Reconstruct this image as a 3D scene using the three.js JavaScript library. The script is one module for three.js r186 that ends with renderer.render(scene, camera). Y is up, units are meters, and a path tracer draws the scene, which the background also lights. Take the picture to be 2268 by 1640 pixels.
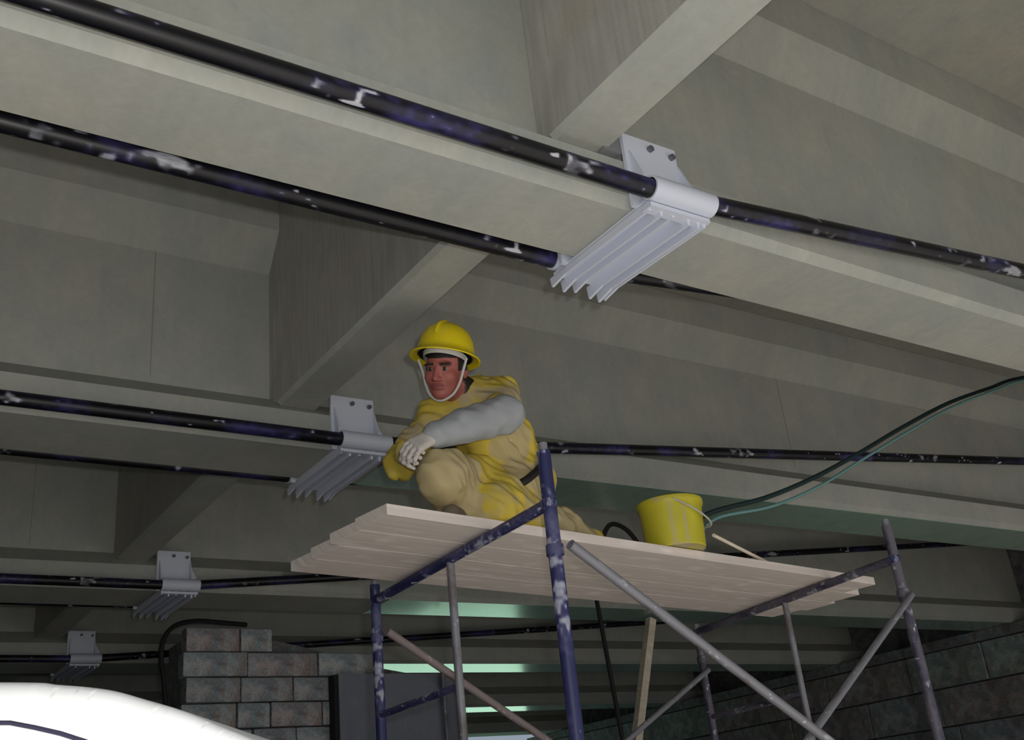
import * as THREE from 'three';
import { mergeGeometries } from 'three/addons/utils/BufferGeometryUtils.js';
import { toCreasedNormals } from 'three/addons/utils/BufferGeometryUtils.js';
import { RoundedBoxGeometry } from 'three/addons/geometries/RoundedBoxGeometry.js';
import { MarchingCubes } from 'three/addons/objects/MarchingCubes.js';

// ---------------------------------------------------------------- camera, sky, light, exposure
// Heights below are written relative to the photographer's eye, 1.65 m over the ground.
const EYE = 1.65;
const scene = new THREE.Scene();
const camera = new THREE.PerspectiveCamera(2 * Math.atan(820 / 2341.4) * 180 / Math.PI, 2268 / 1640, 0.05, 200);
camera.position.set(0, EYE, 0);
camera.up.set(-0.148, 0.908, 0.391);
camera.lookAt(0.531, EYE + 0.407, -0.743);
scene.add(camera);

const renderer = new THREE.WebGLRenderer({ antialias: true });
renderer.toneMapping = THREE.LinearToneMapping;
renderer.toneMappingExposure = 0.80;
renderer.shadowMap.enabled = true;

scene.background = new THREE.Color().setRGB(0.34, 0.40, 0.48);      // dusk outside the bridge

// the camera's own flash, a hand's breadth right of and above the lens
const flash = new THREE.SpotLight(new THREE.Color().setRGB(1.0, 0.985, 0.95), 13, 0, 1.2, 0.35, 2);
flash.position.set(0.055, EYE + 0.07, 0.06);
flash.target.position.set(0.531 * 4, EYE + 0.407 * 4, -0.743 * 4);
flash.castShadow = true;
flash.shadow.mapSize.set(2048, 2048);
flash.shadow.radius = 1;
scene.add(flash, flash.target);

// the sun, high behind the photographer: it reaches the ground beside the bridge, and that ground lights the undersides
const sun = new THREE.DirectionalLight(new THREE.Color().setRGB(1.0, 0.95, 0.87), 18);
sun.position.set(9, 27.5, 21.5);
sun.target.position.set(3, 0, 0);
sun.castShadow = true;
sun.shadow.mapSize.set(2048, 2048);
Object.assign(sun.shadow.camera, { left: -30, right: 30, top: 30, bottom: -30, near: 1, far: 90 });
scene.add(sun, sun.target);

// ---------------------------------------------------------------- helpers
function rng(seed) {
  let s = seed >>> 0;
  return () => { s = (s + 0x6D2B79F5) >>> 0; let t = Math.imul(s ^ (s >>> 15), 1 | s); t = (t + Math.imul(t ^ (t >>> 7), 61 | t)) ^ t; return ((t ^ (t >>> 14)) >>> 0) / 4294967296; };
}
const V = (x, y, z) => new THREE.Vector3(x, y + EYE, z);
const taken = new Map();
function numbered(name) {
  const n = taken.get(name) ?? 0; taken.set(name, n + 1);
  return n ? name + '_' + String(n).padStart(3, '0') : name;
}
function shade(o) { o.traverse((c) => { if (c.isMesh) { c.castShadow = true; c.receiveShadow = true; } }); return o; }
function thing(name, label, category, pos, group) {
  const o = new THREE.Group(); o.name = numbered(name); o.userData = { label, category };
  if (group) o.userData.group = group;
  if (pos) o.position.copy(pos);
  scene.add(o); return o;
}
function part(name, geo, mat, parent, label) {
  const m = new THREE.Mesh(geo, mat); m.name = name; m.castShadow = m.receiveShadow = true;
  if (label) m.userData.label = label;
  parent.add(m); return m;
}
function single(name, geo, mat, label, category, group) {
  const m = new THREE.Mesh(geo, mat); m.name = numbered(name); m.castShadow = m.receiveShadow = true;
  m.userData = { label, category }; if (group) m.userData.group = group;
  scene.add(m); return m;
}
function structure(name, geo, mat, label, category) {
  const m = single(name, geo, mat, label, category); m.userData.kind = 'structure'; return m;
}
// uv in metres from the dominant axis of each face
function boxUV(g, s = 1) {
  const geo = g.index ? g.toNonIndexed() : g, p = geo.attributes.position, uv = new Float32Array(p.count * 2);
  const a = new THREE.Vector3(), b = new THREE.Vector3(), c = new THREE.Vector3(), n = new THREE.Vector3();
  for (let i = 0; i < p.count; i += 3) {
    a.fromBufferAttribute(p, i); b.fromBufferAttribute(p, i + 1); c.fromBufferAttribute(p, i + 2);
    n.copy(b).sub(a).cross(c.clone().sub(a));
    const ax = Math.abs(n.x), ay = Math.abs(n.y), az = Math.abs(n.z);
    for (const [k, v] of [[0, a], [1, b], [2, c]]) {
      const u = ax > ay && ax > az ? [v.z, v.y] : ay > az ? [v.x, v.z] : [v.x, v.y];
      uv[(i + k) * 2] = u[0] * s; uv[(i + k) * 2 + 1] = u[1] * s;
    }
  }
  geo.setAttribute('uv', new THREE.BufferAttribute(uv, 2));
  return geo;
}
function merge(list) {
  const gs = list.map((g) => { const k = g.index ? g.toNonIndexed() : g.clone(); for (const n of Object.keys(k.attributes)) if (!['position', 'normal', 'uv'].includes(n)) k.deleteAttribute(n); return k; });
  return mergeGeometries(gs);
}
// prism along x: profile is a list of [z, y]
function prismX(profile, x0, x1) {
  const sh = new THREE.Shape(profile.map(([z, y]) => new THREE.Vector2(-z, y + EYE)));
  const g = new THREE.ExtrudeGeometry(sh, { depth: x1 - x0, bevelEnabled: false });
  g.rotateY(Math.PI / 2); g.translate(x0, 0, 0);
  return boxUV(g);
}
// prism along z: profile is a list of [x, y]
function prismZ(profile, z0, z1) {
  const sh = new THREE.Shape(profile.map(([x, y]) => new THREE.Vector2(x, y + EYE)));
  const g = new THREE.ExtrudeGeometry(sh, { depth: z1 - z0, bevelEnabled: false });
  g.translate(0, 0, z0);
  return boxUV(g);
}
function box(x0, x1, y0, y1, z0, z1) {
  const g = new THREE.BoxGeometry(x1 - x0, y1 - y0, z1 - z0); g.translate((x0 + x1) / 2, (y0 + y1) / 2 + EYE, (z0 + z1) / 2);
  return boxUV(g);
}
function rod(a, b, r, seg = 14) {
  const d = b.clone().sub(a), g = new THREE.CylinderGeometry(r, r, d.length(), seg, 1);
  g.applyQuaternion(new THREE.Quaternion().setFromUnitVectors(new THREE.Vector3(0, 1, 0), d.clone().normalize()));
  g.translate((a.x + b.x) / 2, (a.y + b.y) / 2, (a.z + b.z) / 2);
  const uv = g.attributes.uv; for (let i = 0; i < uv.count; i++) uv.setXY(i, uv.getY(i) * d.length() / 3, uv.getX(i));
  return g;
}
function flatBar(a, b, w, t) {          // a flattened bar between two points, its width upright
  const d = b.clone().sub(a), L = d.length(), g = new THREE.BoxGeometry(L, w, t);
  const x = d.normalize(), zz = new THREE.Vector3().crossVectors(x, new THREE.Vector3(0, 1, 0)).normalize(), yy = new THREE.Vector3().crossVectors(zz, x);
  g.applyMatrix4(new THREE.Matrix4().makeBasis(x, yy, zz)); g.translate((a.x + b.x) / 2, (a.y + b.y) / 2, (a.z + b.z) / 2);
  return g;
}
function tube(points, r, seg = 80, rad = 12, closed = false, period = 3) {
  const c = new THREE.CatmullRomCurve3(points, closed, 'catmullrom', 0.5), g = new THREE.TubeGeometry(c, seg, r, rad, closed);
  const L = c.getLength(), uv = g.attributes.uv; for (let i = 0; i < uv.count; i++) uv.setX(i, uv.getX(i) * L / period);
  return g;
}

// ---------------------------------------------------------------- computed textures
function tileNoise(size, cells, seed) {
  const r = rng(seed), n = Math.round(cells), t = new Float32Array(n * n).map(() => r()), out = new Float32Array(size * size);
  for (let y = 0; y < size; y++) for (let x = 0; x < size; x++) {
    const fx = x / size * n, fy = y / size * n, ix = Math.floor(fx), iy = Math.floor(fy);
    let u = fx - ix, v = fy - iy; u = u * u * (3 - 2 * u); v = v * v * (3 - 2 * v);
    const g = (a, b) => t[((b + n) % n) * n + ((a + n) % n)];
    out[y * size + x] = (g(ix, iy) * (1 - u) + g(ix + 1, iy) * u) * (1 - v) + (g(ix, iy + 1) * (1 - u) + g(ix + 1, iy + 1) * u) * v;
  }
  return out;
}
function stretchNoise(size, nx, ny, seed) {
  const r = rng(seed), t = new Float32Array(nx * ny).map(() => r()), out = new Float32Array(size * size);
  for (let y = 0; y < size; y++) for (let x = 0; x < size; x++) {
    const fx = x / size * nx, fy = y / size * ny, ix = Math.floor(fx), iy = Math.floor(fy);
    let u = fx - ix, v = fy - iy; u = u * u * (3 - 2 * u); v = v * v * (3 - 2 * v);
    const g = (a, b) => t[((b + ny) % ny) * nx + ((a + nx) % nx)];
    out[y * size + x] = (g(ix, iy) * (1 - u) + g(ix + 1, iy) * u) * (1 - v) + (g(ix, iy + 1) * (1 - u) + g(ix + 1, iy + 1) * u) * v;
  }
  return out;
}
function texture(size, fn, srgb = true, repeat = 1) {
  const d = new Uint8Array(size * size * 4);
  for (let i = 0; i < size * size; i++) { const c = fn(i % size, Math.floor(i / size), i); d[i * 4] = Math.max(0, Math.min(255, c[0])); d[i * 4 + 1] = Math.max(0, Math.min(255, c[1])); d[i * 4 + 2] = Math.max(0, Math.min(255, c[2])); d[i * 4 + 3] = 255; }
  const t = new THREE.DataTexture(d, size, size, THREE.RGBAFormat);
  t.wrapS = t.wrapT = THREE.RepeatWrapping; t.magFilter = THREE.LinearFilter; t.minFilter = THREE.LinearMipmapLinearFilter; t.generateMipmaps = true;
  if (srgb) t.colorSpace = THREE.SRGBColorSpace;
  t.repeat.set(repeat, repeat); t.needsUpdate = true; return t;
}
const S = 512;
const nA = tileNoise(S, 5, 11), nB = tileNoise(S, 19, 12), nC = tileNoise(S, 83, 13), nD = tileNoise(S, 230, 14), nV = stretchNoise(S, 90, 7, 15), nH = stretchNoise(S, 6, 60, 16);
const concreteMap = texture(S, (x, y, i) => {
  const v = 214 + (nA[i] - 0.5) * 17 + (nB[i] - 0.5) * 9 + (nC[i] - 0.5) * 6 + (nD[i] - 0.5) * 7 + (nV[i] - 0.5) * 5;
  const w = (nB[i] - 0.5) * 5 + (nA[(i + 9000) % (S * S)] - 0.5) * 7;
  return [v + w, v, v - w - 4];
}, true, 1 / 2.4);
const concreteBump = texture(S, (x, y, i) => { const v = 128 + (nC[i] - 0.5) * 90 + (nD[i] - 0.5) * 110; return [v, v, v]; }, false, 1 / 2.4);
const streakMap = texture(S, (x, y, i) => {
  const s = nV[i] * 0.7 + nB[i] * 0.3, v = 212 + (s - 0.5) * 26 + (nA[i] - 0.5) * 16 + (nD[i] - 0.5) * 8, b = Math.max(0, nA[(i + 4000) % (S * S)] - 0.42) * 18;
  return [v + b * 0.35, v - b * 0.4, v - b * 1.3];
}, true, 1 / 1.2);
const woodMap = texture(S, (x, y, i) => {
  const g = nH[i] * 0.6 + nA[i] * 0.25 + nD[i] * 0.15, v = 232 + (g - 0.5) * 26, w = Math.max(0, nB[i] - 0.62) * 90;
  return [v + w * 0.6, v - 9 + w * 0.6, v - 14 + w * 0.7];
}, true, 1);
// dark paint with ragged white spatter; u runs along the tube, v around it
function splatMap(base, tint, seed, cover) {
  const a = stretchNoise(S, 17, 2, seed), b = stretchNoise(S, 74, 5, seed + 100), c = stretchNoise(S, 200, 12, seed + 200), t = stretchNoise(S, 23, 3, seed + 300);
  return texture(S, (x, y, i) => {
    const p = Math.max(0, Math.min(1, (t[i] * 0.75 + c[i] * 0.25 - 0.5) * 3)), w = a[i] * 0.40 + b[i] * 0.38 + c[i] * 0.22;
    const k = Math.max(0, Math.min(1, (w - cover) * 9)) * (0.6 + nD[i] * 0.4), d = Math.max(0, Math.min(1, (b[(i + 31 * S + 57) % (S * S)] * 0.5 + c[i] * 0.5 - 0.775) * 14));
    const q = Math.max(k, d);
    return [0, 1, 2].map((j) => { const v = base[j] + (tint[j] - base[j]) * p + (nD[i] - 0.5) * 10; return v + ([192, 194, 204][j] - v) * q; });
  }, true, 1);
}
const tendonMap = splatMap([13, 13, 20], [56, 53, 108], 21, 0.655);
const poleMap = splatMap([44, 46, 92], [92, 92, 130], 23, 0.63);
const braceMap = splatMap([140, 140, 148], [112, 106, 108], 24, 0.70);
const wornMap = splatMap([104, 100, 112], [62, 56, 78], 25, 0.64);
const stoneMap = texture(S, (x, y, i) => {
  const v = 175 + (nA[i] - 0.5) * 50 + (nB[i] - 0.5) * 50 + (nC[i] - 0.5) * 34 + (nD[i] - 0.5) * 24, w = (nB[(i + 777) % (S * S)] - 0.5) * 26;
  return [v + w, v, v - w * 0.6];
}, true, 1 / 1.1);

const nW = stretchNoise(S, 11, 3, 41), nX = stretchNoise(S, 40, 6, 42);
const bucketMap = texture(S, (x, y, i) => {            // yellow plastic with runs of dried cream paint
  const k = Math.max(0, Math.min(1, (nW[i] * 0.7 + nX[i] * 0.35 + nD[i] * 0.1 - 0.53) * 6)) * 0.9;
  return [206 + (196 - 206) * k + (nB[i] - 0.5) * 14, 196 + (184 - 196) * k + (nB[i] - 0.5) * 14, 52 + (150 - 52) * k];
}, true, 1);

// ---------------------------------------------------------------- materials
const lin = (r, g, b) => new THREE.Color().setRGB(r, g, b);
const std = (o) => new THREE.MeshStandardMaterial({ roughness: 0.9, metalness: 0, ...o });
const M = {
  concrete: std({ color: lin(0.59, 0.605, 0.58), map: concreteMap, bumpMap: concreteBump, bumpScale: 0.0007, roughness: 0.92 }),
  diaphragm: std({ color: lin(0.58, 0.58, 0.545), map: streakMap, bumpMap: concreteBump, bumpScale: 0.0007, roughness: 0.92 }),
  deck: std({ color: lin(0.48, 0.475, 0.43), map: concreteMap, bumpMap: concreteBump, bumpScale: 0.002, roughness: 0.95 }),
  seam: std({ color: lin(0.46, 0.455, 0.42), map: concreteMap }),
  grass: std({ color: lin(0.40, 0.74, 0.55), map: stoneMap, roughness: 1 }),
  greenSheen: new THREE.MeshPhysicalMaterial({ color: lin(0.60, 0.86, 0.73), map: concreteMap, roughness: 0.24, clearcoat: 1, clearcoatRoughness: 0.16 }),  // green of reflected daylight put into the colour
  ground: std({ color: lin(0.46, 0.44, 0.42), map: stoneMap, roughness: 0.95 }),
  tendon: std({ map: tendonMap, roughness: 0.42 }),
  white: std({ color: lin(0.66, 0.70, 0.82), roughness: 0.55 }),
  bolt: std({ color: lin(0.16, 0.17, 0.22), roughness: 0.5, metalness: 0.4 }),
  grout: std({ color: lin(0.33, 0.335, 0.36), roughness: 0.95, map: concreteMap }),
  pole: std({ map: poleMap, roughness: 0.5 }),
  poleWorn: std({ map: wornMap, roughness: 0.55 }),
  brace: std({ map: braceMap, roughness: 0.5, metalness: 0.25 }),
  braceRust: std({ map: braceMap, color: lin(0.95, 0.78, 0.70), roughness: 0.6 }),
  wood: std({ map: woodMap, color: lin(1, 0.975, 0.95), roughness: 0.9 }),
  woodPale: std({ map: woodMap, color: lin(1, 0.95, 0.80), roughness: 0.9 }),
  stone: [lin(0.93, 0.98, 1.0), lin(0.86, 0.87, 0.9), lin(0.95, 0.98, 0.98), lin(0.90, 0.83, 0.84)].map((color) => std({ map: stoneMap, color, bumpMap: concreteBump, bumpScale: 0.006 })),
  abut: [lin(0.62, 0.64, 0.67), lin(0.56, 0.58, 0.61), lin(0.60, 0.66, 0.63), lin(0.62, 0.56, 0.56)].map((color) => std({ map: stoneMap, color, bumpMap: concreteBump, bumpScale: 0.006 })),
  mortar: std({ color: lin(0.44, 0.44, 0.45), map: stoneMap }),
  panel: std({ color: lin(0.36, 0.38, 0.48), map: concreteMap }),
  van: std({ color: lin(0.84, 0.85, 0.85), roughness: 0.35 }),
  rubber: std({ color: lin(0.02, 0.02, 0.022), roughness: 0.8 }),
  rail: std({ color: lin(0.03, 0.025, 0.06), roughness: 0.6 }),
  glass: new THREE.MeshPhysicalMaterial({ color: lin(0.7, 0.75, 0.75), transmission: 1, thickness: 0, roughness: 0.03 }),
  bucket: std({ map: bucketMap, roughness: 0.5 }),
  wire: std({ color: lin(0.55, 0.53, 0.44), roughness: 0.5 }),
  hoseDark: std({ color: lin(0.012, 0.035, 0.036), roughness: 0.6 }),
  hoseTeal: std({ color: lin(0.16, 0.33, 0.33), roughness: 0.5 }),
  black: std({ color: lin(0.012, 0.011, 0.012), roughness: 0.7 }),
  boot: std({ color: lin(0.17, 0.135, 0.10), roughness: 0.9 }),
  helmet: std({ color: lin(0.78, 0.62, 0.014), roughness: 0.35 }),
  strap: std({ color: lin(0.60, 0.58, 0.55), roughness: 0.8 }),
  sleeve: std({ color: lin(0.36, 0.38, 0.40), roughness: 0.9 }),
  vertex: std({ vertexColors: true, roughness: 0.9 }),
  skin: std({ vertexColors: true, roughness: 0.6 }),
};

// ---------------------------------------------------------------- the bridge
structure('ground', box(-16, 24, -EYE - 0.3, -EYE, -19.5, 30), M.ground, 'dark bare ground under the bridge', 'ground');
const SOFFIT = 3.25, X0 = -6, X1 = 12.9;
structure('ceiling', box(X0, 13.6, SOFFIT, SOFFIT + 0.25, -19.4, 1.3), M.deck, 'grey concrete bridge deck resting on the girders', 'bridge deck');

structure('added_wall_left', box(-6.6, -6.05, -EYE, SOFFIT - 0.003, -18.99, 1.3), M.deck, 'unseen plain concrete abutment added at the left end of the girders to shut out daylight', 'wall');  // added out of view, keeps side daylight from under the deck
structure('added_wall_far', box(-6.6, 8.0, -EYE, SOFFIT - 0.003, -19.4, -19), M.deck, 'unseen concrete wall added to block daylight from part of the far side', 'wall');  // added unseen, blocks far daylight so the left undersides stay dark
structure('grass_ground', box(-16, 40, -EYE - 0.3, -EYE, -60, -19.51), M.grass, 'sunlit green grass beyond the far side of the bridge', 'grass');
// near and far bottom edge (z) of each girder; all are the same concrete
const girders = [
  { n: 0.22, f: -0.17, label: 'concrete girder over the spot where the photographer stands' },
  { n: -2.135, f: -2.515, label: 'pale concrete girder with two black tendons, passing in front of the worker' },
  { n: -4.48, f: -4.98, label: 'grey concrete girder right behind the crouching worker' },
  { n: -7.42, f: -7.97, label: 'dim concrete girder just behind the far side of the scaffold' },
  { n: -10.15, f: -10.75, label: 'dark concrete girder above the rough stone wall' },
  { n: -13.55, f: -14.15, label: 'dark concrete girder behind the rough stone wall' },
  { n: -16.9, f: -17.5, label: 'farthest dark concrete girder of the bridge' },
];
// the web stands back from both flange edges by 29 per cent of the flange's width
for (const g of girders) g.inset = 0.29 * (g.n - g.f);
const BOT = 1.85, FT = 2.02, WT = 2.84, HT = 3.03;
girders.forEach((g) => {
  const c = 0.032, { n, f, inset: i } = g;
  const prof = [[n, BOT + c], [n - c, BOT], [f + c, BOT], [f, BOT + c], [f, FT], [f + i, FT + i * 0.75], [f + i, WT], [f, HT], [f, SOFFIT - 0.003], [n, SOFFIT - 0.003], [n, HT], [n - i, WT], [n - i, FT + i * 0.75], [n, FT]];
  const m = single('bridge_girder', prismX(prof, X0, X1), M.concrete, g.label, 'girder', 'concrete girders of the bridge');
  g.mesh = m;
});
// form seams on the web of the second and third visible girders
for (const [k, x] of [[2, 1.22], [2, 5.6], [3, 1.25], [1, 5.2]]) {
  const g = girders[k]; part('form_seam', box(x, x + 0.007, FT + 0.14, WT, g.n - g.inset - 0.002, g.n - g.inset + 0.0015), M.seam, g.mesh);
}
// added glossy undersides right of the brackets, green reflected light put into their colour
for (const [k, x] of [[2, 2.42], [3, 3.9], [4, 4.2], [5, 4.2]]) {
  const g = girders[k]; part('green_sheen_strip', box(x, 12.3, BOT - 0.004, BOT - 0.0005, g.f + 0.034, g.n - 0.034), M.greenSheen, g.mesh, 'added glossy strip tinted for green reflected daylight');
}
// cross beams between the girders, all in line, 22 cm thick
const DX0 = 1.81, DX1 = 2.03, DB = 2.06;
const beamLabels = ['pale concrete cross beam meeting the girder above the large white bracket', 'concrete cross beam with streaked side face above the worker', 'dim concrete cross beam above the bracket left of the plank ends', 'dark concrete cross beam above the dim bracket next to the white van', 'dark concrete cross beam behind the rough stone wall', 'dark concrete cross beam between the two farthest girders'];
for (let k = 0; k < 6; k++) {
  const a = girders[k], b = girders[k + 1], ch = 0.02, e = 0.003;
  const za = (y) => (y < FT + a.inset * 0.75 ? a.f + (y - FT) / 0.75 : a.f + a.inset) - e, zb = (y) => (y < FT + b.inset * 0.75 ? b.n - (y - FT) / 0.75 : b.n - b.inset) + e;
  const y0 = DB + ch;
  const prof = [[za(y0), y0], [za(FT + a.inset * 0.75), FT + a.inset * 0.75], [za(WT), WT], [a.f - e, HT], [a.f - e, SOFFIT - e], [b.n + e, SOFFIT - e], [b.n + e, HT], [zb(WT), WT], [zb(FT + b.inset * 0.75), FT + b.inset * 0.75], [zb(y0), y0]];
  const lower = prismZ([[DX0, y0], [DX0 + ch, DB], [DX1 - ch, DB], [DX1, y0]], zb(DB), za(DB));
  const cb = thing('cross_beam', beamLabels[k], 'beam', null, 'concrete cross beams between girders');
  part('beam_body', prismX(prof, DX0, DX1), M.diaphragm, cb); part('lower_edge', lower, M.concrete, cb);
}

// ---------------------------------------------------------------- tendons and their brackets
const BX0 = 2.09, BX1 = 2.335, TY = 1.865, TR = 0.0325;
function tendon(z, level, mat, label, rise) {
  const pts = [V(X0 + 0.02, level, z), V(-2, level, z), V(1.6, level, z), V(2.1, level, z), V(2.3, level + 0.006, z)];
  for (let x = 3; x <= 12; x += 1.5) pts.push(V(x, level + 0.006 + (x - 2.3) * rise, z));
  pts.push(V(12.6, level + 0.006 + (12.6 - 2.3) * rise, z));
  const tg = tube(pts, TR, 120, 14, false, 4.3), tu = tg.attributes.uv; for (let i = 0; i < tu.count; i++) tu.setXY(i, tu.getX(i) + z * 0.37, tu.getY(i) + z * 0.21);
  single('tendon_cable', tg, mat, label, 'cable', 'black tendon ducts along the girders');
}
const tendonTexts = [
  ['thick black tendon duct on the open side of the pale girder, entering the white sleeve', 'black tendon duct under the back edge of the pale girder, spattered with white paint'],
  ['black tendon duct on the side of the girder behind the worker', 'thin black tendon duct under the back edge of the girder behind the worker'],
  ['black tendon duct running into the white bracket left of the plank ends', 'dark tendon duct under the back edge of the dim girder behind the scaffold'],
  ['dark tendon duct on the side of the girder above the stone wall', 'dark tendon duct on the back of the girder above the stone wall'],
];
const rises = [0.093, 0.092, 0.095, 0.07];
for (let k = 1; k <= 4; k++) {
  const g = girders[k], mat = M.tendon;
  tendon(g.n + 0.085, TY, mat, tendonTexts[k - 1][0], rises[k - 1]);
  tendon(g.f - 0.075, TY + 0.03, mat, tendonTexts[k - 1][1], rises[k - 1]);
}

function bracket(k, mat, label) {
  const g = girders[k], o = thing('tendon_bracket', label, 'bracket', null, 'white steel tendon brackets');
  const { n, f } = g, w = BX1 - BX0;
  // saddle plate under the flange
  part('saddle_plate', merge([box(BX0, BX1, BOT - 0.014, BOT - 0.002, f - 0.09, n + 0.048), box(BX0 - 0.006, BX1 + 0.006, BOT - 0.042, BOT - 0.026, n + 0.03, n + 0.075)]), mat, o);
  // hanging fins that run across the girder
  const fins = [0, 0.2, 0.42, 0.7, 0.88, 1];
  fins.forEach((t, j) => {
    const x = BX0 + 0.005 + t * (w - 0.01), d = [0.046, 0.056, 0.048, 0.06, 0.064, 0.052][j];
    const sh = [[n + 0.06, BOT - 0.013], [n + 0.055, BOT - d], [f - 0.03, BOT - d * 0.8], [f - 0.11, BOT - d * 1.05], [f - 0.115, BOT - 0.013]];
    part('fin', prismX(sh, x - 0.005, x + 0.005), mat, o);
  });
  // sleeves the tendons pass through
  for (const [z, y] of [[n + 0.085, TY + 0.003], [f - 0.075, TY + 0.033]]) {
    const out = new THREE.CylinderGeometry(0.042, 0.042, w + 0.02, 24, 1, true), inn = new THREE.CylinderGeometry(0.0345, 0.0345, w + 0.02, 24, 1, true), r1 = new THREE.RingGeometry(0.0345, 0.042, 24), r2 = r1.clone();
    inn.scale(-1, 1, 1); r1.rotateX(-Math.PI / 2); r1.translate(0, (w + 0.02) / 2, 0); r2.rotateX(Math.PI / 2); r2.translate(0, -(w + 0.02) / 2, 0);
    const s = merge([out, inn, r1, r2]); s.rotateZ(Math.PI / 2); s.translate((BX0 + BX1) / 2, y + EYE, z);
    part('sleeve', s, mat, o);
  }
  // upright plates bolted to both flange sides, with a gusset on the right
  for (const [z0, z1, s] of [[n + 0.003, n + 0.017, 1], [f - 0.017, f - 0.003, -1]]) {
    const p = part('side_plate', prismZ([[BX0 - 0.025, BOT - 0.012], [BX0 - 0.025, 2.125], [BX1 - 0.035, 2.125], [BX1 - 0.035, 2.01], [BX1 + 0.012, 1.945], [BX1 + 0.012, BOT - 0.012]], z0, z1), mat, o);
    for (const [bx, by] of [[BX0 + 0.09, 2.09], [BX1 - 0.06, 2.085]]) {
      const b = new THREE.CylinderGeometry(0.012, 0.012, 0.014, 6); b.rotateX(Math.PI / 2); b.translate(bx, by + EYE, s > 0 ? z1 + 0.007 : z0 - 0.007);
      part('bolt', b, M.bolt, p);
    }
    const rib = s > 0 ? [[z1, 2.06], [z1 + 0.05, 1.935], [z1 + 0.05, 1.905], [z1, 1.905]] : [[z0, 2.06], [z0, 1.905], [z0 - 0.05, 1.905], [z0 - 0.05, 1.935]];
    for (const rx of [BX0 - 0.01, BX1 - 0.04]) part('gusset', prismX(rib, rx, rx + 0.009), mat, o);
  }
  return o;
}
const firstBracket = bracket(1, M.white, 'clean white steel bracket gripping the pale girder, with a fat sleeve');
bracket(2, M.white, 'white finned steel bracket beside the worker\'s hands');
bracket(3, M.white, 'white finned bracket left of the plank ends, with a bolted upright plate');
bracket(4, M.white, 'dim bluish bracket on the dark girder next to the white van');
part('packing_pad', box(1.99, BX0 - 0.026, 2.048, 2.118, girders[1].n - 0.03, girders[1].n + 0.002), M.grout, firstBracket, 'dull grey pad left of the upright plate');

// ---------------------------------------------------------------- abutment on the right
{
  const w = structure('wall_right', merge([box(12.46, 14, -EYE, 1.72, -18.2, 3), box(13.0, 14, 1.72, SOFFIT - 0.003, -18.2, 3)]), M.mortar, 'dark stone abutment wall carrying the girder ends', 'wall');
  const r = rng(31), H = 0.46, geos = [];
  for (let v = 0; v < 6; v++) { const g = new RoundedBoxGeometry(0.14, H - 0.014, 0.836 + v * 0.14, 1, 0.012); geos.push(boxUV(g)); }
  for (let row = 0; row < 6; row++) {
    let z = -2.4 - r() * 0.5;
    const y = 1.72 - H * (row + 0.5);
    while (z > -17.3) {
      const v = Math.floor(r() * 6), len = 0.85 + v * 0.14;
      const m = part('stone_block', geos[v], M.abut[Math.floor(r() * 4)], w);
      m.position.set(12.43 + (r() - 0.5) * 0.035, y + EYE, z - len / 2);
      z -= len;
    }
  }
  part('seat_slab', box(12.34, 13.0, 1.722, 1.845, -18.1, 2.9), M.mortar, w);
}
// ---------------------------------------------------------------- rough stone wall in the back
{
  const zf = -9.0, w = structure('wall_back', prismZ([[2.8, -EYE], [2.8, 1.86], [3.5, 1.86], [3.9, 1.78], [4.5, 1.62], [5.25, 1.50], [5.25, -EYE]], zf - 0.55, zf - 0.06), M.mortar, 'rough stone wall standing under the bridge', 'wall');
  const r = rng(37), H = 0.21, geos = [];
  for (let v = 0; v < 6; v++) geos.push(boxUV(new RoundedBoxGeometry(0.192 + v * 0.09, H - 0.01, 0.14, 1, 0.012)));
  const top = (x) => (x < 3.45 ? 1.93 : x < 3.9 ? 1.84 : 1.72);
  for (let row = 0; row < 8; row++) {
    let x = 2.76 + (row % 2) * -0.03;
    const y = 1.93 - H * (row + 0.5);
    while (x < 4.5) {
      const v = Math.floor(r() * 6), len = 0.2 + v * 0.09;
      if (y + H / 2 <= top(x) + 0.02) {
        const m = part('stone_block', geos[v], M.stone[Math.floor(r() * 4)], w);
        m.position.set(x + len / 2, y + EYE, zf + (r() - 0.5) * 0.04); m.rotation.z = (r() - 0.5) * 0.016;
      }
      x += len;
    }
  }
  const pn = structure('wall_panel', box(4.06, 5.33, -EYE, 1.505, zf + 0.09, zf + 0.22), M.panel, 'smooth blue-grey concrete panel in front of the stone wall', 'wall');
  part('edge_post', box(4.025, 4.06, -EYE, 1.5, zf + 0.08, zf + 0.2), M.black, pn);
  part('pipe', rod(V(5.1, -EYE, zf + 0.27), V(5.08, 1.6, zf + 0.27), 0.02, 10), M.brace, pn);
  part('pipe', rod(V(5.26, -EYE, zf + 0.27), V(5.25, 1.58, zf + 0.27), 0.017, 10), M.brace, pn);
  single('loose_cable', tube([V(2.6, 0.9, -8.82), V(2.56, 1.4, -8.82), V(2.52, 1.62, -8.8), V(2.53, 1.78, -8.8), V(2.62, 1.9, -8.82), V(2.82, 1.965, -8.9), V(3.1, 1.965, -8.95), V(3.3, 1.965, -9.0)], 0.02, 60, 10), M.black, 'black cable looping over the left end of the stone wall', 'cable');
}

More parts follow.
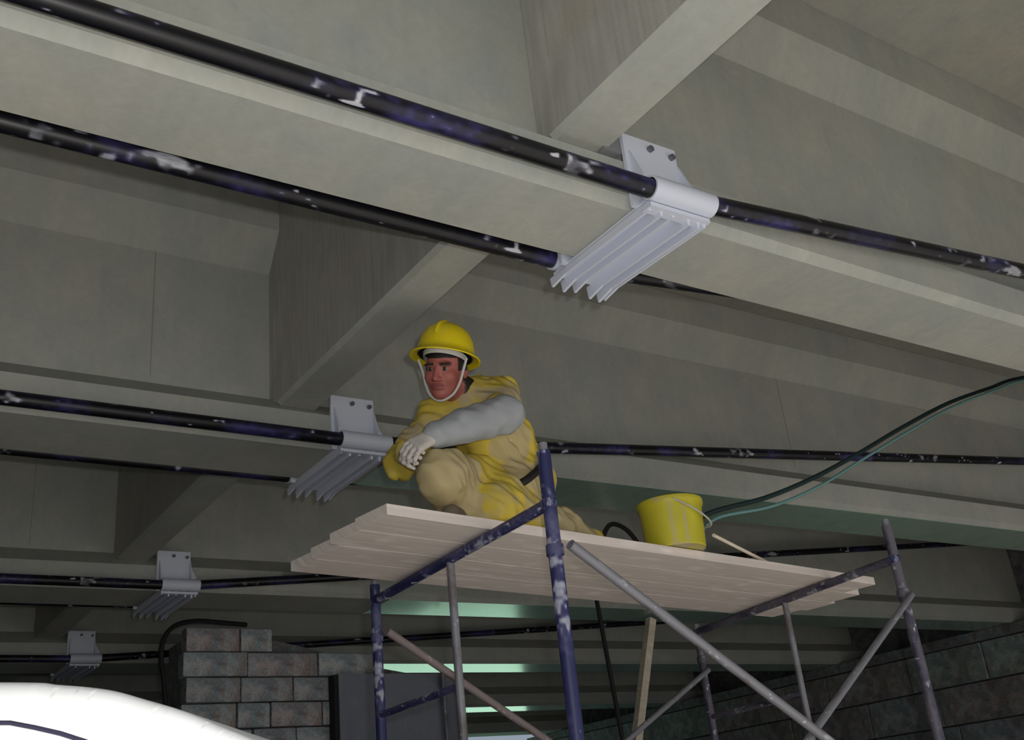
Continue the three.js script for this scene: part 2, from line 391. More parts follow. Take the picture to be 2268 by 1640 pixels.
// ---------------------------------------------------------------- scaffold
const P1 = [2.105, -2.81], P2 = [2.16, -4.26], P3 = [4.32, -3.10], P4 = [4.55, -4.75];
{
  const o = thing('scaffold_tower', 'blue and grey tube scaffold carrying the planks', 'scaffold');
  const G = -EYE, up = (p, y) => V(p[0], y, p[1]), mixp = (a, b, t) => [a[0] + (b[0] - a[0]) * t, a[1] + (b[1] - a[1]) * t];
  const poleParts = [[P1, 1.24, 0.0245, 'blue painted post spattered with white'], [P2, 1.12, 0.0225, 'blue painted post'], [P3, 1.215, 0.0235, 'worn grey and violet post'], [P4, 1.065, 0.0215, 'worn grey post']];
  for (const [p, top, r, l] of poleParts) {
    const worn = p === P3 || p === P4, m = part('post', rod(up(p, G + 0.012), up(p, top), r, 18), worn ? M.poleWorn : M.pole, o, l);
    const b = new THREE.BoxGeometry(0.13, 0.012, 0.13); b.translate(p[0], G + 0.006 + EYE, p[1]); part('base_plate', b, M.brace, m);
    const c = rod(up(p, top - 0.001), up(p, top + 0.03), 0.017, 12); part('spigot', c, M.brace, m);
    for (const y of [0.885]) part('collar', rod(up(p, y - 0.018), up(p, y + 0.018), r + 0.006, 14), worn ? M.poleWorn : M.pole, m);
  }
  for (const [a, b, mid, topM] of [[P1, P2, 0.505, M.pole], [P3, P4, 0.5, M.poleWorn]]) {
    part('crossbar', rod(up(a, 1.05), up(b, 1.05), 0.021, 14), topM, o);
    const m = mixp(a, b, mid);
    part('inner_upright', rod(up(m, G + 0.35), up(m, 1.035), 0.0165, 12), topM === M.pole ? M.brace : M.brace, o);
    part('lower_bar', rod(up(b, 0.556), up(m, 0.56), 0.015, 12), topM, o);
    part('lower_bar', rod(up(b, -1.2), up(a, -1.2), 0.018, 12), M.pole, o);
    part('end_knob', new THREE.SphereGeometry(0.03, 12, 8).translate(a[0], 1.05 + EYE, a[1] - 0.0), M.pole, o);
  }
  // crossed braces on the two long sides
  const off = (p, q, s) => { const dx = q[0] - p[0], dz = q[1] - p[1], l = Math.hypot(dx, dz); return [-dz / l * s, dx / l * s]; };
  for (const [a, b, s, ya, yb, m1, m2] of [[P1, P3, 0.04, 0.885, 0.872, M.brace, M.brace], [P2, P4, 0.036, 0.9, 0.82, M.braceRust, M.brace]]) {
    const [ox, oz] = off(a, b, s), A = [a[0] + ox, a[1] + oz], B = [b[0] + ox, b[1] + oz];
    const [ox2, oz2] = off(a, b, s + 0.036), A2 = [a[0] + ox2, a[1] + oz2], B2 = [b[0] + ox2, b[1] + oz2];
    const lowB = a === P1 ? -0.26 : -0.30, lowA = a === P1 ? -0.45 : -0.3;
    part('brace', rod(up(A2, ya), up(B2, lowB), 0.0185, 12), m1, o);
    part('brace', rod(up(B, yb), up(A, lowA), 0.0155, 12), m2, o);
  }
}
// planks
{
  const ang = Math.atan2(0.15, 1), dir = new THREE.Vector3(Math.cos(ang), 0, -Math.sin(ang)), nor = new THREE.Vector3(-Math.sin(ang), 0, -Math.cos(ang));
  const O = new THREE.Vector3(1.65, 0, -3.135), W = 0.197;
  const rows = [[0.0, 3.2, 'plank under the worker and the yellow bucket'], [0.02, 3.36, 'plank second from the one under the bucket'], [0.06, 3.42, 'plank beside the one farthest from the bucket'], [0.09, 3.36, 'plank farthest from the yellow bucket']];
  rows.forEach(([a, b, l], k) => {
    const L = b - a, g = new RoundedBoxGeometry(L, 0.04, W - 0.002, 1, 0.0015);
    const uv = boxUV(g, 1), p = uv.attributes.position, q = uv.attributes.uv;
    for (let i = 0; i < p.count; i++) q.setXY(i, p.getX(i) / 2.2 + k * 0.37, (p.getZ(i) + p.getY(i)) / 0.6 + k * 0.31);
    const m = single('scaffold_plank', uv, M.wood, ['raw pinkish wood ' + l, 'raw pinkish wood ' + l, 'raw pinkish wood ' + l, 'raw pinkish wood ' + l][k], 'plank', 'planks laid on the scaffold');
    const c = O.clone().addScaledVector(dir, (a + b) / 2).addScaledVector(nor, W * (k + 0.5));
    m.position.set(c.x, 1.073 + 0.02 + EYE, c.z); m.rotation.y = ang;
  });
  // broken pale end of the plank sticking out past the scaffold post
}
// ---------------------------------------------------------------- bucket, stick, hoses
{
  const cx = 3.245, cz = -3.43, y0 = 1.115, h = 0.225, r0 = 0.131, r1 = 0.146;
  const o = thing('plastic_bucket', 'yellow plastic bucket with dried paint, standing on the planks', 'bucket', V(cx, y0, cz));
  const prof = [[0, 0.004], [r0 - 0.006, 0.004], [r0, 0.0], [r0 + 0.002, 0.01], [r1 - 0.003, h - 0.03], [r1 + 0.004, h - 0.03], [r1 + 0.005, h - 0.004], [r1, h], [r1 - 0.006, h - 0.004], [r0 - 0.004, 0.012], [0, 0.012]];
  part('shell', new THREE.LatheGeometry(prof.map(([x, y]) => new THREE.Vector2(x, y)), 40), M.bucket, o);
  const hp = []; for (let i = 0; i <= 14; i++) { const t = -Math.PI / 2 + i / 14 * Math.PI, c = Math.cos(t) * 0.172, q = Math.sin(t) * 0.152; hp.push(new THREE.Vector3(0.814 * c + 0.581 * q, h - 0.022 - Math.cos(t) * 0.1, 0.581 * c - 0.814 * q)); }
  part('handle', tube(hp, 0.0045, 40, 8), M.wire, o, 'pale wire handle');
  single('stick', rod(V(3.43, 1.185, -3.37), V(3.93, 1.124, -3.53), 0.0085, 10), M.woodPale, 'thin pale stick leaning from the bucket onto the planks', 'stick');
}
single('air_hose', tube([V(3.2, 1.13, -3.75), V(3.36, 1.17, -3.7), V(3.5, 1.28, -3.63), V(3.67, 1.38, -3.6), V(4.09, 1.495, -3.6), V(4.5, 1.645, -3.6), V(4.914, 1.825, -3.6), V(5.4, 2.05, -3.6), V(5.945, 2.285, -3.6), V(6.5, 2.48, -3.6), V(6.96, 2.63, -3.6), V(8.2, 2.92, -3.6), V(9.2, 3.0, -3.6)], 0.0125, 140, 10), M.hoseDark, 'dark green hose rising from behind the bucket to the deck', 'hose');
single('air_hose', tube([V(3.46, 1.128, -3.60), V(3.50, 1.16, -3.6), V(3.57, 1.27, -3.58), V(3.7, 1.352, -3.57), V(4.09, 1.44, -3.57), V(4.5, 1.59, -3.57), V(4.914, 1.785, -3.57), V(5.4, 2.01, -3.57), V(5.945, 2.25, -3.57), V(6.5, 2.45, -3.57), V(6.96, 2.6, -3.57), V(8.2, 2.89, -3.57), V(9.2, 2.97, -3.57)], 0.0085, 140, 10), M.hoseTeal, 'thin pale teal line following the dark green hose', 'hose');
single('rubber_hose', tube([V(3.30, 1.13, -3.68), V(3.26, 1.2, -3.68), V(3.19, 1.28, -3.68), V(3.11, 1.305, -3.68), V(3.06, 1.27, -3.68), V(3.04, 1.21, -3.68), V(3.05, 1.13, -3.66)], 0.011, 60, 10), M.black, 'black rubber hose loop lying left of the yellow bucket', 'hose');

// timber prop and a dark pipe behind the scaffold
{
  const g = flatBar(V(5.6, -EYE + 0.01, -7.7), V(6.81, 1.815, -7.7), 0.075, 0.07);
  single('timber_prop', boxUV(g), M.woodPale, 'pale leaning timber prop under the dim girder behind the scaffold', 'prop');
  single('steel_pipe', rod(V(5.86, -EYE, -7.0), V(5.62, 1.8, -7.0), 0.019, 10), M.black, 'thin dark upright pipe behind the scaffold', 'pipe');
}

// ---------------------------------------------------------------- the crouching worker
const worker = thing('person', 'person in stained yellow coverall and yellow hard hat crouching on the planks', 'person');
const smin = (a, b, k) => { const h = Math.max(k - Math.abs(a - b), 0) / k; return Math.min(a, b) - h * h * k * 0.25; };
function cap(px, py, pz, b) {
  const bx = b.b[0] - b.a[0], by = b.b[1] - b.a[1], bz = b.b[2] - b.a[2], l = bx * bx + by * by + bz * bz;
  let t = l > 0 ? ((px - b.a[0]) * bx + (py - b.a[1]) * by + (pz - b.a[2]) * bz) / l : 0; t = Math.max(0, Math.min(1, t));
  return Math.hypot(px - b.a[0] - bx * t, py - b.a[1] - by * t, pz - b.a[2] - bz * t) - (b.ra + (b.rb - b.ra) * t);
}
const bone = (a, b, ra, rb = ra) => ({ a, b, ra, rb });
const field = (bones, k) => (x, y, z) => { let d = 9; for (const b of bones) d = smin(d, cap(x, y, z, b), k); return d; };
function sdfMesh(fn, lo, hi, cell) {                  // one continuous surface from a distance field
  const size = Math.max(hi[0] - lo[0], hi[1] - lo[1], hi[2] - lo[2]), res = Math.min(150, Math.ceil(size / cell) + 4);
  const mc = new MarchingCubes(res, new THREE.MeshStandardMaterial(), false, false, 260000);
  mc.isolation = 0;
  const half = size / 2 * 1.04, cx = (lo[0] + hi[0]) / 2, cy = (lo[1] + hi[1]) / 2, cz = (lo[2] + hi[2]) / 2;
  for (let k = 0; k < res; k++) for (let j = 0; j < res; j++) for (let i = 0; i < res; i++) {
    const x = cx + (i - res / 2) / (res / 2) * half, y = cy + (j - res / 2) / (res / 2) * half, z = cz + (k - res / 2) / (res / 2) * half;
    mc.field[i + j * res + k * res * res] = -fn(x, y, z);
  }
  mc.update();
  const n = mc.count, g = new THREE.BufferGeometry(), pos = new Float32Array(n * 3), nor = new Float32Array(n * 3);
  const e = cell * 0.3;
  for (let i = 0; i < n; i++) {
    const x = cx + mc.positionArray[i * 3] * half, y = cy + mc.positionArray[i * 3 + 1] * half, z = cz + mc.positionArray[i * 3 + 2] * half;
    pos.set([x, y + EYE, z], i * 3);
    const gx = fn(x + e, y, z) - fn(x - e, y, z), gy = fn(x, y + e, z) - fn(x, y - e, z), gz = fn(x, y, z + e) - fn(x, y, z - e), L = Math.hypot(gx, gy, gz) || 1;
    nor.set([gx / L, gy / L, gz / L], i * 3);
  }
  g.setAttribute('position', new THREE.BufferAttribute(pos, 3)); g.setAttribute('normal', new THREE.BufferAttribute(nor, 3));
  return g;
}
function paintVerts(g, fn) {
  const p = g.attributes.position, c = new Float32Array(p.count * 3);
  for (let i = 0; i < p.count; i++) c.set(fn(p.getX(i), p.getY(i) - EYE, p.getZ(i)), i * 3);
  g.setAttribute('color', new THREE.BufferAttribute(c, 3)); return g;
}
function hash3(x, y, z) { let h = Math.imul(x, 374761393) ^ Math.imul(y, 668265263) ^ Math.imul(z, 1274126177); h = Math.imul(h ^ (h >>> 13), 1274126177); return ((h ^ (h >>> 16)) >>> 0) / 4294967296; }
function noise3(x, y, z) {
  const i = Math.floor(x), j = Math.floor(y), k = Math.floor(z), s = (t) => t * t * (3 - 2 * t), u = s(x - i), v = s(y - j), w = s(z - k), L = (a, b, t) => a + (b - a) * t;
  return L(L(L(hash3(i, j, k), hash3(i + 1, j, k), u), L(hash3(i, j + 1, k), hash3(i + 1, j + 1, k), u), v), L(L(hash3(i, j, k + 1), hash3(i + 1, j, k + 1), u), L(hash3(i, j + 1, k + 1), hash3(i + 1, j + 1, k + 1), u), v), w);
}
const J = {
  hipL: [2.48, 1.39, -3.47], kneeL: [2.195, 1.195, -3.285], ankL: [2.64, 1.20, -3.44], toeL: [2.81, 1.155, -3.46],
  hipR: [2.37, 1.41, -3.54], kneeR: [1.95, 1.29, -3.25], ankR: [2.10, 1.19, -3.37], toeR: [2.00, 1.15, -3.29],
  pelvis: [2.45, 1.44, -3.52], belly: [2.39, 1.53, -3.485], chest: [2.25, 1.635, -3.43], neck: [2.185, 1.70, -3.40], head: [2.05, 1.765, -3.33],
  shL: [2.325, 1.715, -3.385], shR: [2.10, 1.635, -3.50], elL: [2.215, 1.545, -3.20], wrL: [1.90, 1.42, -3.20], elR: [1.915, 1.42, -3.50], wrR: [1.855, 1.40, -3.345],
};
// head frame: F looks out of the face, U up through the crown, R to the wearer's left
const F = new THREE.Vector3(-0.74, -0.34, 0.50).normalize(), U0 = new THREE.Vector3(-0.10, 0.92, 0.32), R = new THREE.Vector3().crossVectors(U0, F).normalize(), U = new THREE.Vector3().crossVectors(F, R).normalize();
const HC = new THREE.Vector3(...J.head);
const headFn = (() => {
  const el = (x, y, z, cx, cy, cz, rx, ry, rz) => { const a = (x - cx) / rx, b = (y - cy) / ry, c = (z - cz) / rz, k = Math.hypot(a, b, c); return (k - 1) * Math.min(rx, ry, rz); };
  return (wx, wy, wz) => {                            // local axes: x to the wearer's left, y up, z out of the face
    const dx = wx - HC.x, dy = wy - HC.y, dz = wz - HC.z, x = dx * R.x + dy * R.y + dz * R.z, y = dx * U.x + dy * U.y + dz * U.z, z = dx * F.x + dy * F.y + dz * F.z, ax = Math.abs(x);
    let d = el(x, y, z, 0, 0.035, -0.012, 0.076, 0.088, 0.094);                         // skull
    d = smin(d, el(x, y, z, 0, -0.045, 0.03, 0.058, 0.068, 0.058), 0.04);               // jaw and cheeks
    d = smin(d, el(x, y, z, 0, -0.094, 0.058, 0.024, 0.018, 0.022), 0.025);             // chin
    d = smin(d, el(ax, y, z, 0.038, -0.022, 0.062, 0.022, 0.02, 0.018), 0.025);         // cheekbones
    d = smin(d, el(ax, y, z, 0.03, 0.027, 0.078, 0.028, 0.009, 0.012), 0.014);          // brows
    d = Math.max(d, -el(ax, y, z, 0.031, 0.009, 0.096, 0.019, 0.012, 0.017));           // eye sockets
    d = Math.min(d, el(ax, y, z, 0.031, 0.009, 0.072, 0.0135, 0.0125, 0.0125));         // eyes
    d = smin(d, cap(x, y, z, { a: [0, 0.015, 0.083], b: [0, -0.027, 0.106], ra: 0.008, rb: 0.013 }), 0.012);   // nose
    d = smin(d, el(ax, y, z, 0.012, -0.033, 0.094, 0.009, 0.008, 0.01), 0.008);         // nostrils
    d = smin(d, el(x, y, z, 0, -0.055, 0.084, 0.025, 0.006, 0.011), 0.006);             // upper lip
    d = smin(d, el(x, y, z, 0, -0.068, 0.082, 0.021, 0.007, 0.011), 0.006);             // lower lip
    d = smin(d, Math.max(el(ax, y, z, 0.079, 0.0, -0.012, 0.012, 0.032, 0.02), -el(ax, y, z, 0.09, 0.002, -0.004, 0.008, 0.02, 0.011)), 0.008);   // ears
    d = smin(d, cap(wx, wy, wz, { a: J.neck, b: [HC.x - 0.02 * F.x - 0.06 * U.x, HC.y - 0.02 * F.y - 0.06 * U.y, HC.z - 0.02 * F.z - 0.06 * U.z], ra: 0.06, rb: 0.052 }), 0.03);
    return d;
  };
})();
function handBones(w, dirv, palmN, side, s = 1) {      // wrist, pointing direction, palm normal, +1 when the thumb is on cross(dir, palm)
  const D = new THREE.Vector3(...dirv).normalize(), N = new THREE.Vector3(...palmN); N.addScaledVector(D, -N.dot(D)).normalize();
  const T = new THREE.Vector3().crossVectors(D, N).multiplyScalar(side), W0 = new THREE.Vector3(...w), at = (d, t, n) => { const p = W0.clone().addScaledVector(D, d * s).addScaledVector(T, t * s).addScaledVector(N, n * s); return [p.x, p.y, p.z]; };
  const palm = [bone(at(-0.02, 0, 0), at(0.02, 0, 0), 0.026, 0.024)];
  for (const t of [-0.03, -0.011, 0.009, 0.028]) palm.push(bone(at(0.012, t * 0.7, 0), at(0.085, t, 0.002), 0.0155, 0.013));
  const fingers = [[-0.032, 0.058, 0.0082], [-0.011, 0.074, 0.0092], [0.011, 0.08, 0.0095], [0.031, 0.072, 0.0092]].map(([t, L, r]) => [
    bone(at(0.082, t, 0.002), at(0.082 + L * 0.38, t * 1.08, 0.012), r + 0.0012, r + 0.0004), bone(at(0.082 + L * 0.38, t * 1.08, 0.012), at(0.082 + L * 0.62, t * 1.1, 0.034), r + 0.0004, r), bone(at(0.082 + L * 0.62, t * 1.1, 0.034), at(0.082 + L * 0.66, t * 1.08, 0.056), r, r - 0.0012)]);
  fingers.push([bone(at(0.014, 0.022, 0.006), at(0.048, 0.05, 0.02), 0.0135, 0.0112), bone(at(0.048, 0.05, 0.02), at(0.078, 0.052, 0.038), 0.0112, 0.0095), bone(at(0.078, 0.052, 0.038), at(0.1, 0.043, 0.05), 0.0095, 0.0082)]);
  const fp = field(palm, 0.02), ff = fingers.map((f) => field(f, 0.006));
  return { fn: (x, y, z) => { let d = fp(x, y, z); for (const f of ff) d = smin(d, f(x, y, z), 0.005); return d; }, mid: at(0.06, 0, 0.02) };
}
{
  const torso = [bone(J.pelvis, J.belly, 0.125, 0.13), bone(J.belly, J.chest, 0.13, 0.135), bone(J.chest, J.neck, 0.12, 0.065), bone(J.shL, J.shR, 0.06, 0.055), bone(J.hipL, J.hipR, 0.105, 0.105)];
  const arms = [bone(J.shL, J.elL, 0.06, 0.045), bone(J.elL, J.wrL, 0.044, 0.027), bone(J.shR, J.elR, 0.058, 0.043), bone(J.elR, J.wrR, 0.042, 0.027)];
  const legs = [bone(J.hipL, J.kneeL, 0.085, 0.06), bone(J.kneeL, J.ankL, 0.058, 0.042), bone(J.hipR, J.kneeR, 0.085, 0.06), bone(J.kneeR, J.ankR, 0.058, 0.042)];
  const inner = field([...torso, ...arms, ...legs, bone(J.neck, J.head, 0.055, 0.05)], 0.05);
  const lo = [1.72, 1.08, -3.72], hi = [2.9, 2.0, -3.05];
  const hL = handBones(J.wrL, [-0.30, -0.16, -0.05], [0.1, -0.65, -0.75], -1), hR = handBones(J.wrR, [-0.32, -0.25, 0.55], [0.8, -0.5, 0.2], 1);
  const skinTone = (x, y, z) => {
    const n = noise3(x * 40, y * 40, z * 40), dx = x - HC.x, dy = y - HC.y, dz = z - HC.z, ly = dx * U.x + dy * U.y + dz * U.z, lx = dx * R.x + dy * R.y + dz * R.z, lz = dx * F.x + dy * F.y + dz * F.z;
    if (Math.hypot(dx, dy, dz) < 0.2) {
      if (ly > 0.052 - Math.max(0, -lz) * 0.5 || (lz < 0.03 && ly > 0.0 && Math.abs(lx) > 0.055) || lz < -0.03) return [0.016, 0.012, 0.012];   // black hair
      if (Math.abs(ly - 0.009) < 0.0085 && lz > 0.078 && Math.abs(Math.abs(lx) - 0.031) < 0.013) return Math.abs(Math.abs(lx) - 0.031) < 0.006 ? [0.02, 0.012, 0.01] : [0.24, 0.16, 0.15];   // eyes
      if (Math.abs(ly - 0.028) < 0.006 && lz > 0.06 && Math.abs(lx) < 0.055 && Math.abs(lx) > 0.012) return [0.03, 0.018, 0.016];   // brows
      if (Math.abs(ly + 0.061) < 0.012 && lz > 0.078 && Math.abs(lx) < 0.026) return [0.30, 0.085, 0.085];   // lips
      return [0.36 + n * 0.06, 0.105 + n * 0.03, 0.085 + n * 0.03];
    }
    return z > -3.30 || x > 1.9 ? [0.50 + n * 0.1, 0.46 + n * 0.1, 0.43 + n * 0.1] : [0.46 + n * 0.06, 0.25 + n * 0.05, 0.19 + n * 0.05];
  };
  const bodyG = sdfMesh(inner, lo, hi, 0.013), headG = sdfMesh(headFn, [HC.x - 0.15, HC.y - 0.15, HC.z - 0.15], [HC.x + 0.15, HC.y + 0.15, HC.z + 0.15], 0.003);
  const hands = [hL, hR].map((h) => sdfMesh(h.fn, h.mid.map((v) => v - 0.105), h.mid.map((v) => v + 0.105), 0.003));
  part('body', paintVerts(mergeGeometries([bodyG, headG, ...hands]), skinTone), M.skin, worker);

  // coverall: the same skeleton, looser, with folds; it ends at the wrists, the neck and the ankles
  const cut = (a, b, t) => a.map((v, i) => v + (b[i] - v) * t);
  const suitBones = [bone(J.pelvis, J.belly, 0.138, 0.145), bone(J.belly, J.chest, 0.145, 0.15), bone(J.chest, J.neck, 0.138, 0.072), bone(J.shL, J.shR, 0.076, 0.07), bone(J.hipL, J.hipR, 0.125, 0.125),
    bone(J.shL, J.elL, 0.078, 0.062), bone(J.elL, cut(J.elL, J.wrL, 0.93), 0.052, 0.036), bone(J.shR, J.elR, 0.076, 0.06), bone(J.elR, cut(J.elR, J.wrR, 0.9), 0.058, 0.042),
    bone(J.hipL, J.kneeL, 0.112, 0.082), bone(J.kneeL, J.ankL, 0.08, 0.06), bone(J.hipR, J.kneeR, 0.108, 0.082), bone(J.kneeR, J.ankR, 0.082, 0.068), bone(J.ankL, J.toeL, 0.062, 0.04)];
  const base = field(suitBones, 0.055);
  const suit = (x, y, z) => {
    let d = base(x, y, z);
    if (d < 0.06 && d > -0.06) d += (noise3(x * 13 + y * 5, y * 9, z * 13) - 0.5) * 0.03 + (noise3(x * 26 + y * 10, y * 34 + x * 14, z * 18) - 0.5) * 0.021;
    return Math.max(d, 1.1145 - y);                     // the cloth lies flat on the plank
  };
  const tone = (x, y, z) => {
    const p = noise3(x * 9, y * 9, z * 9) * 0.6 + noise3(x * 24, y * 24, z * 24) * 0.4;
    let k = Math.max(0, Math.min(1, (p - 0.47) * 4.5));                                   // cream paint smears
    const near = (q, r) => Math.hypot(x - q[0], y - q[1], z - q[2]) < r * (0.8 + p * 0.6);
    if (near(J.kneeR, 0.16) || near(cut(J.hipL, J.kneeL, 0.2), 0.13) || near(J.ankR, 0.11) || near(J.ankL, 0.16)) k = Math.max(k, 0.75 + p * 0.25);
    if (near([2.35, 1.50, -3.33], 0.1)) k = Math.max(k, 0.8);
    return [0.62 + (0.47 - 0.62) * k, 0.475 + (0.39 - 0.475) * k, 0.065 + (0.235 - 0.065) * k];
  };
  part('coverall', paintVerts(sdfMesh(suit, lo, hi, 0.0095), tone), M.vertex, worker, 'stained yellow coverall');

  // grey sleeve guard on the left forearm
  const gb = field([bone(cut(J.elL, J.wrL, -0.05), cut(J.elL, J.wrL, 0.55), 0.080, 0.066), bone(cut(J.elL, J.wrL, 0.55), cut(J.elL, J.wrL, 0.98), 0.066, 0.05)], 0.02);
  const guard = (x, y, z) => gb(x, y, z) + (noise3(x * 26, y * 26, z * 26) - 0.5) * 0.014;
  part('sleeve_guard', sdfMesh(guard, [1.82, 1.3, -3.34], [2.32, 1.66, -3.08], 0.007), M.sleeve, worker, 'pale grey sleeve guard');

  // boots
  for (const [a, t] of [[J.ankL, J.toeL], [J.ankR, J.toeR]]) {
    const bt = field([bone([a[0], a[1] - 0.005, a[2]], [a[0], 1.158, a[2]], 0.052, 0.044), bone([a[0], 1.158, a[2]], [t[0], 1.15, t[2]], 0.044, 0.036)], 0.03);
    part('boot', sdfMesh((x, y, z) => Math.max(bt(x, y, z), 1.1145 - y), [Math.min(a[0], t[0]) - 0.07, 1.1, Math.min(a[2], t[2]) - 0.07], [Math.max(a[0], t[0]) + 0.07, 1.27, Math.max(a[2], t[2]) + 0.07], 0.006), M.boot, worker, 'dirty brown boot');
  }
  // belt around the waist
  {
    const c = new THREE.Vector3(2.478, 1.478 + EYE, -3.515), ax = new THREE.Vector3(J.belly[0] - J.pelvis[0], J.belly[1] - J.pelvis[1], J.belly[2] - J.pelvis[2]).normalize();
    const e1 = new THREE.Vector3(1, 0, 0).addScaledVector(ax, -ax.x).normalize(), e2 = new THREE.Vector3().crossVectors(ax, e1), pts = [];
    for (let i = 0; i < 24; i++) { const t = i / 24 * Math.PI * 2; let rr = 0.1; const dirv = e1.clone().multiplyScalar(Math.cos(t)).addScaledVector(e2, Math.sin(t)); for (; rr < 0.3; rr += 0.004) { const q = c.clone().addScaledVector(dirv, rr); if (suit(q.x, q.y - EYE, q.z) > 0.004) break; } pts.push(c.clone().addScaledVector(dirv, rr)); }
    part('belt', tube(pts, 0.017, 120, 8, true), M.black, worker, 'black belt');
  }
  // hard hat: shell with brim, headband, chin strap
  const hat = new THREE.Group(); hat.name = 'hard_hat'; hat.userData = { label: 'yellow hard hat' }; worker.add(hat);
  const up = U.clone().addScaledVector(F, -0.34).normalize(), fr = F.clone().addScaledVector(up, -F.dot(up)).normalize(), ri = new THREE.Vector3().crossVectors(up, fr);
  const mtx = new THREE.Matrix4().makeBasis(ri, up, fr).setPosition(HC.x + U.x * 0.055, HC.y + U.y * 0.055 + EYE, HC.z + U.z * 0.055);
  const prof = [[0.146, -0.008], [0.15, -0.006], [0.148, -0.001], [0.124, 0.006], [0.121, 0.03], [0.113, 0.07], [0.092, 0.108], [0.055, 0.133], [0.02, 0.141], [0, 0.142], [0, 0.137], [0.02, 0.136], [0.053, 0.128], [0.088, 0.104], [0.109, 0.068], [0.117, 0.03], [0.119, 0.0], [0.146, -0.008]];
  const shell = new THREE.LatheGeometry(prof.map(([x, y]) => new THREE.Vector2(x, y)), 48);
  { const p = shell.attributes.position; for (let i = 0; i < p.count; i++) { const z = p.getZ(i), x = p.getX(i), y = p.getY(i), rr = Math.hypot(x, z); p.setZ(i, z * (rr > 0.125 && z > 0 ? 1.17 : 1.06)); p.setX(i, x * 0.95); if (rr > 0.125 && z > 0) p.setY(i, y - 0.012 * (z / rr)); } shell.computeVertexNormals(); }
  shell.applyMatrix4(mtx);
  part('shell', shell, M.helmet, hat);
  const hatShade = new THREE.LatheGeometry([[0.1155, 0.002], [0.1135, 0.03], [0.106, 0.066], [0.085, 0.1], [0.05, 0.124], [0, 0.132]].map(([x, y]) => new THREE.Vector2(x, y)), 36); hatShade.scale(0.95, 1, 1.06); hatShade.applyMatrix4(mtx);
  const hatShadeM = M.black.clone(); hatShadeM.side = THREE.DoubleSide; part('hatShade', hatShade, hatShadeM, hat, 'black dome standing in for shade inside the hat');  // black inner dome added, paints the shade inside the shell
  const ridge = tube([new THREE.Vector3(0, 0.06, 0.123), new THREE.Vector3(0, 0.108, 0.098), new THREE.Vector3(0, 0.139, 0.045), new THREE.Vector3(0, 0.144, 0), new THREE.Vector3(0, 0.139, -0.045), new THREE.Vector3(0, 0.108, -0.098)], 0.008, 40, 8); ridge.applyMatrix4(mtx);
  part('ridge', ridge, M.helmet, hat);
  const band = new THREE.CylinderGeometry(0.094, 0.091, 0.022, 36, 1, true); band.scale(0.93, 1, 1.14); band.translate(0, -0.004, 0); band.applyMatrix4(mtx);
  const bandM = M.strap.clone(); bandM.side = THREE.DoubleSide;
  part('headband', band, bandM, hat, 'off-white headband');
  const L = (x, y, z) => new THREE.Vector3(HC.x, HC.y + EYE, HC.z).addScaledVector(R, x).addScaledVector(U, y).addScaledVector(F, z);
  part('chin_strap', tube([L(0.105, 0.05, 0.03), L(0.088, 0.0, 0.028), L(0.072, -0.055, 0.036), L(0.045, -0.098, 0.05), L(0.0, -0.118, 0.062), L(-0.045, -0.098, 0.05), L(-0.072, -0.055, 0.036), L(-0.088, 0, 0.028), L(-0.105, 0.05, 0.03)], 0.0055, 90, 8), M.strap, hat, 'pale chin strap');
}

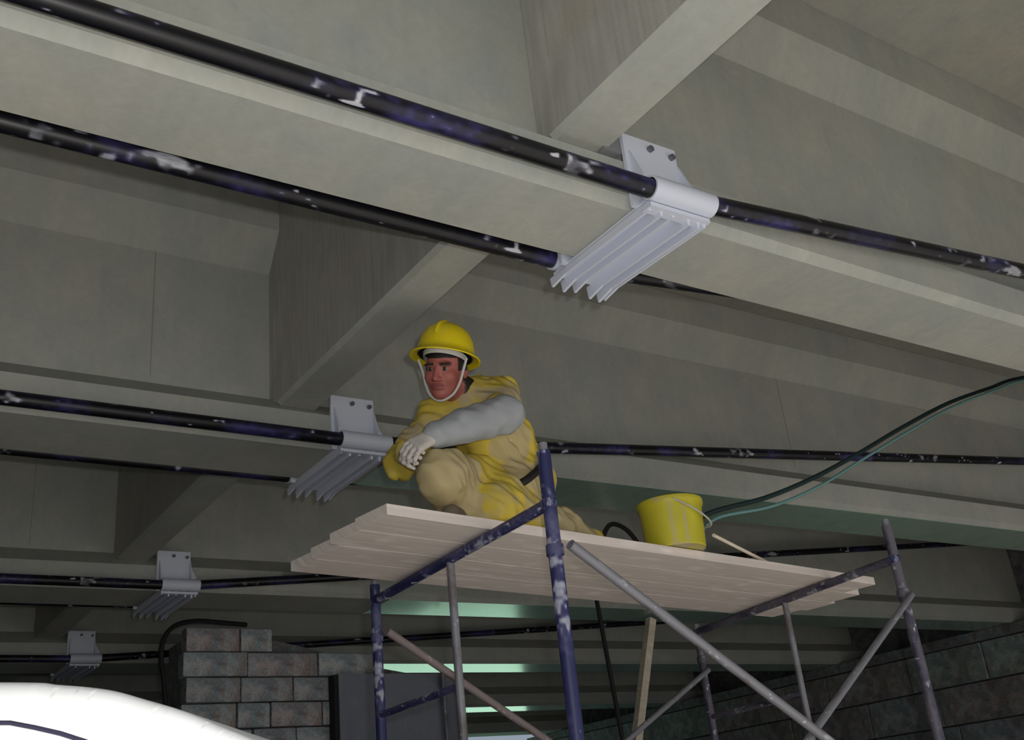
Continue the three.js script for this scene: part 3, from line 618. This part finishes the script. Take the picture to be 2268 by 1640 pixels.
// ---------------------------------------------------------------- white van close to the camera
{
  const yaw = 35.53 * Math.PI / 180, rh = new THREE.Vector3(Math.cos(yaw), 0, Math.sin(yaw)), fh = new THREE.Vector3(Math.sin(yaw), 0, -Math.cos(yaw));
  const o = thing('van', 'white van close by, only its rounded roof showing', 'van');
  const top = [[-0.735, 0.269], [-0.661, 0.258], [-0.592, 0.244], [-0.536, 0.224], [-0.487, 0.205], [-0.438, 0.181], [-0.39, 0.157]];
  const pts = [[-4.2, 0.12], [-3.9, 0.25], [-3.4, 0.31], [-2.4, 0.335], [-1.5, 0.325], [-1.1, 0.305], ...top, [-0.3, 0.105], [-0.2, -0.05], [-0.12, -0.4], [-0.08, -0.8], [-0.1, -1.3], [-4.25, -1.3], [-4.3, -0.6]];
  const sh = new THREE.Shape(); sh.moveTo(...pts[pts.length - 1]); sh.splineThru(pts.slice(0, 18).map((p) => new THREE.Vector2(...p))); for (const p of pts.slice(18)) sh.lineTo(...p);
  const body = new THREE.ExtrudeGeometry(sh, { depth: 1.42, bevelEnabled: true, bevelThickness: 0.04, bevelSize: 0.04, bevelOffset: -0.04, bevelSegments: 5, curveSegments: 90 });
  // local x runs along rh, local z along fh
  const mt = new THREE.Matrix4().makeBasis(rh, new THREE.Vector3(0, 1, 0), fh.clone().negate());
  const place = (g, d) => { g.scale(1, 1, -1); const q = g.index ? g.toNonIndexed() : g; const p = q.attributes.position.array, n = q.attributes.normal?.array; for (let i = 0; i < p.length; i += 9) for (let c = 0; c < 3; c++) { [p[i + 3 + c], p[i + 6 + c]] = [p[i + 6 + c], p[i + 3 + c]]; if (n) [n[i + 3 + c], n[i + 6 + c]] = [n[i + 6 + c], n[i + 3 + c]]; } q.applyMatrix4(mt); q.translate(fh.x * d, EYE, fh.z * d); q.deleteAttribute('normal'); return toCreasedNormals(q, 0.7); };
  part('body', place(body, 1.47), M.van, o);
  const D = (s, y, d) => new THREE.Vector3(rh.x * s + fh.x * d, y + EYE, rh.z * s + fh.z * d);
  part('drip_rail', tube([D(-2.6, 0.262, 1.425), D(-1.6, 0.256, 1.425), D(-1.1, 0.243, 1.425), D(-0.73, 0.211, 1.425), D(-0.674, 0.20, 1.425), D(-0.612, 0.179, 1.425), D(-0.55, 0.148, 1.425), D(-0.48, 0.1, 1.425)], 0.003, 60, 8), M.rail, o, 'dark seam line');
  for (const s of [-3.6, -0.75]) {
    const w = new THREE.CylinderGeometry(0.32, 0.32, 0.2, 28); w.rotateX(Math.PI / 2); w.rotateY(-yaw); const p = D(s, -1.33, 1.56); w.translate(p.x, p.y, p.z); part('wheel', w, M.rubber, o);
    const w2 = w.clone(); w2.translate(fh.x * 1.3, 0, fh.z * 1.3); part('wheel', w2, M.rubber, o);
  }
}

renderer.render(scene, camera);
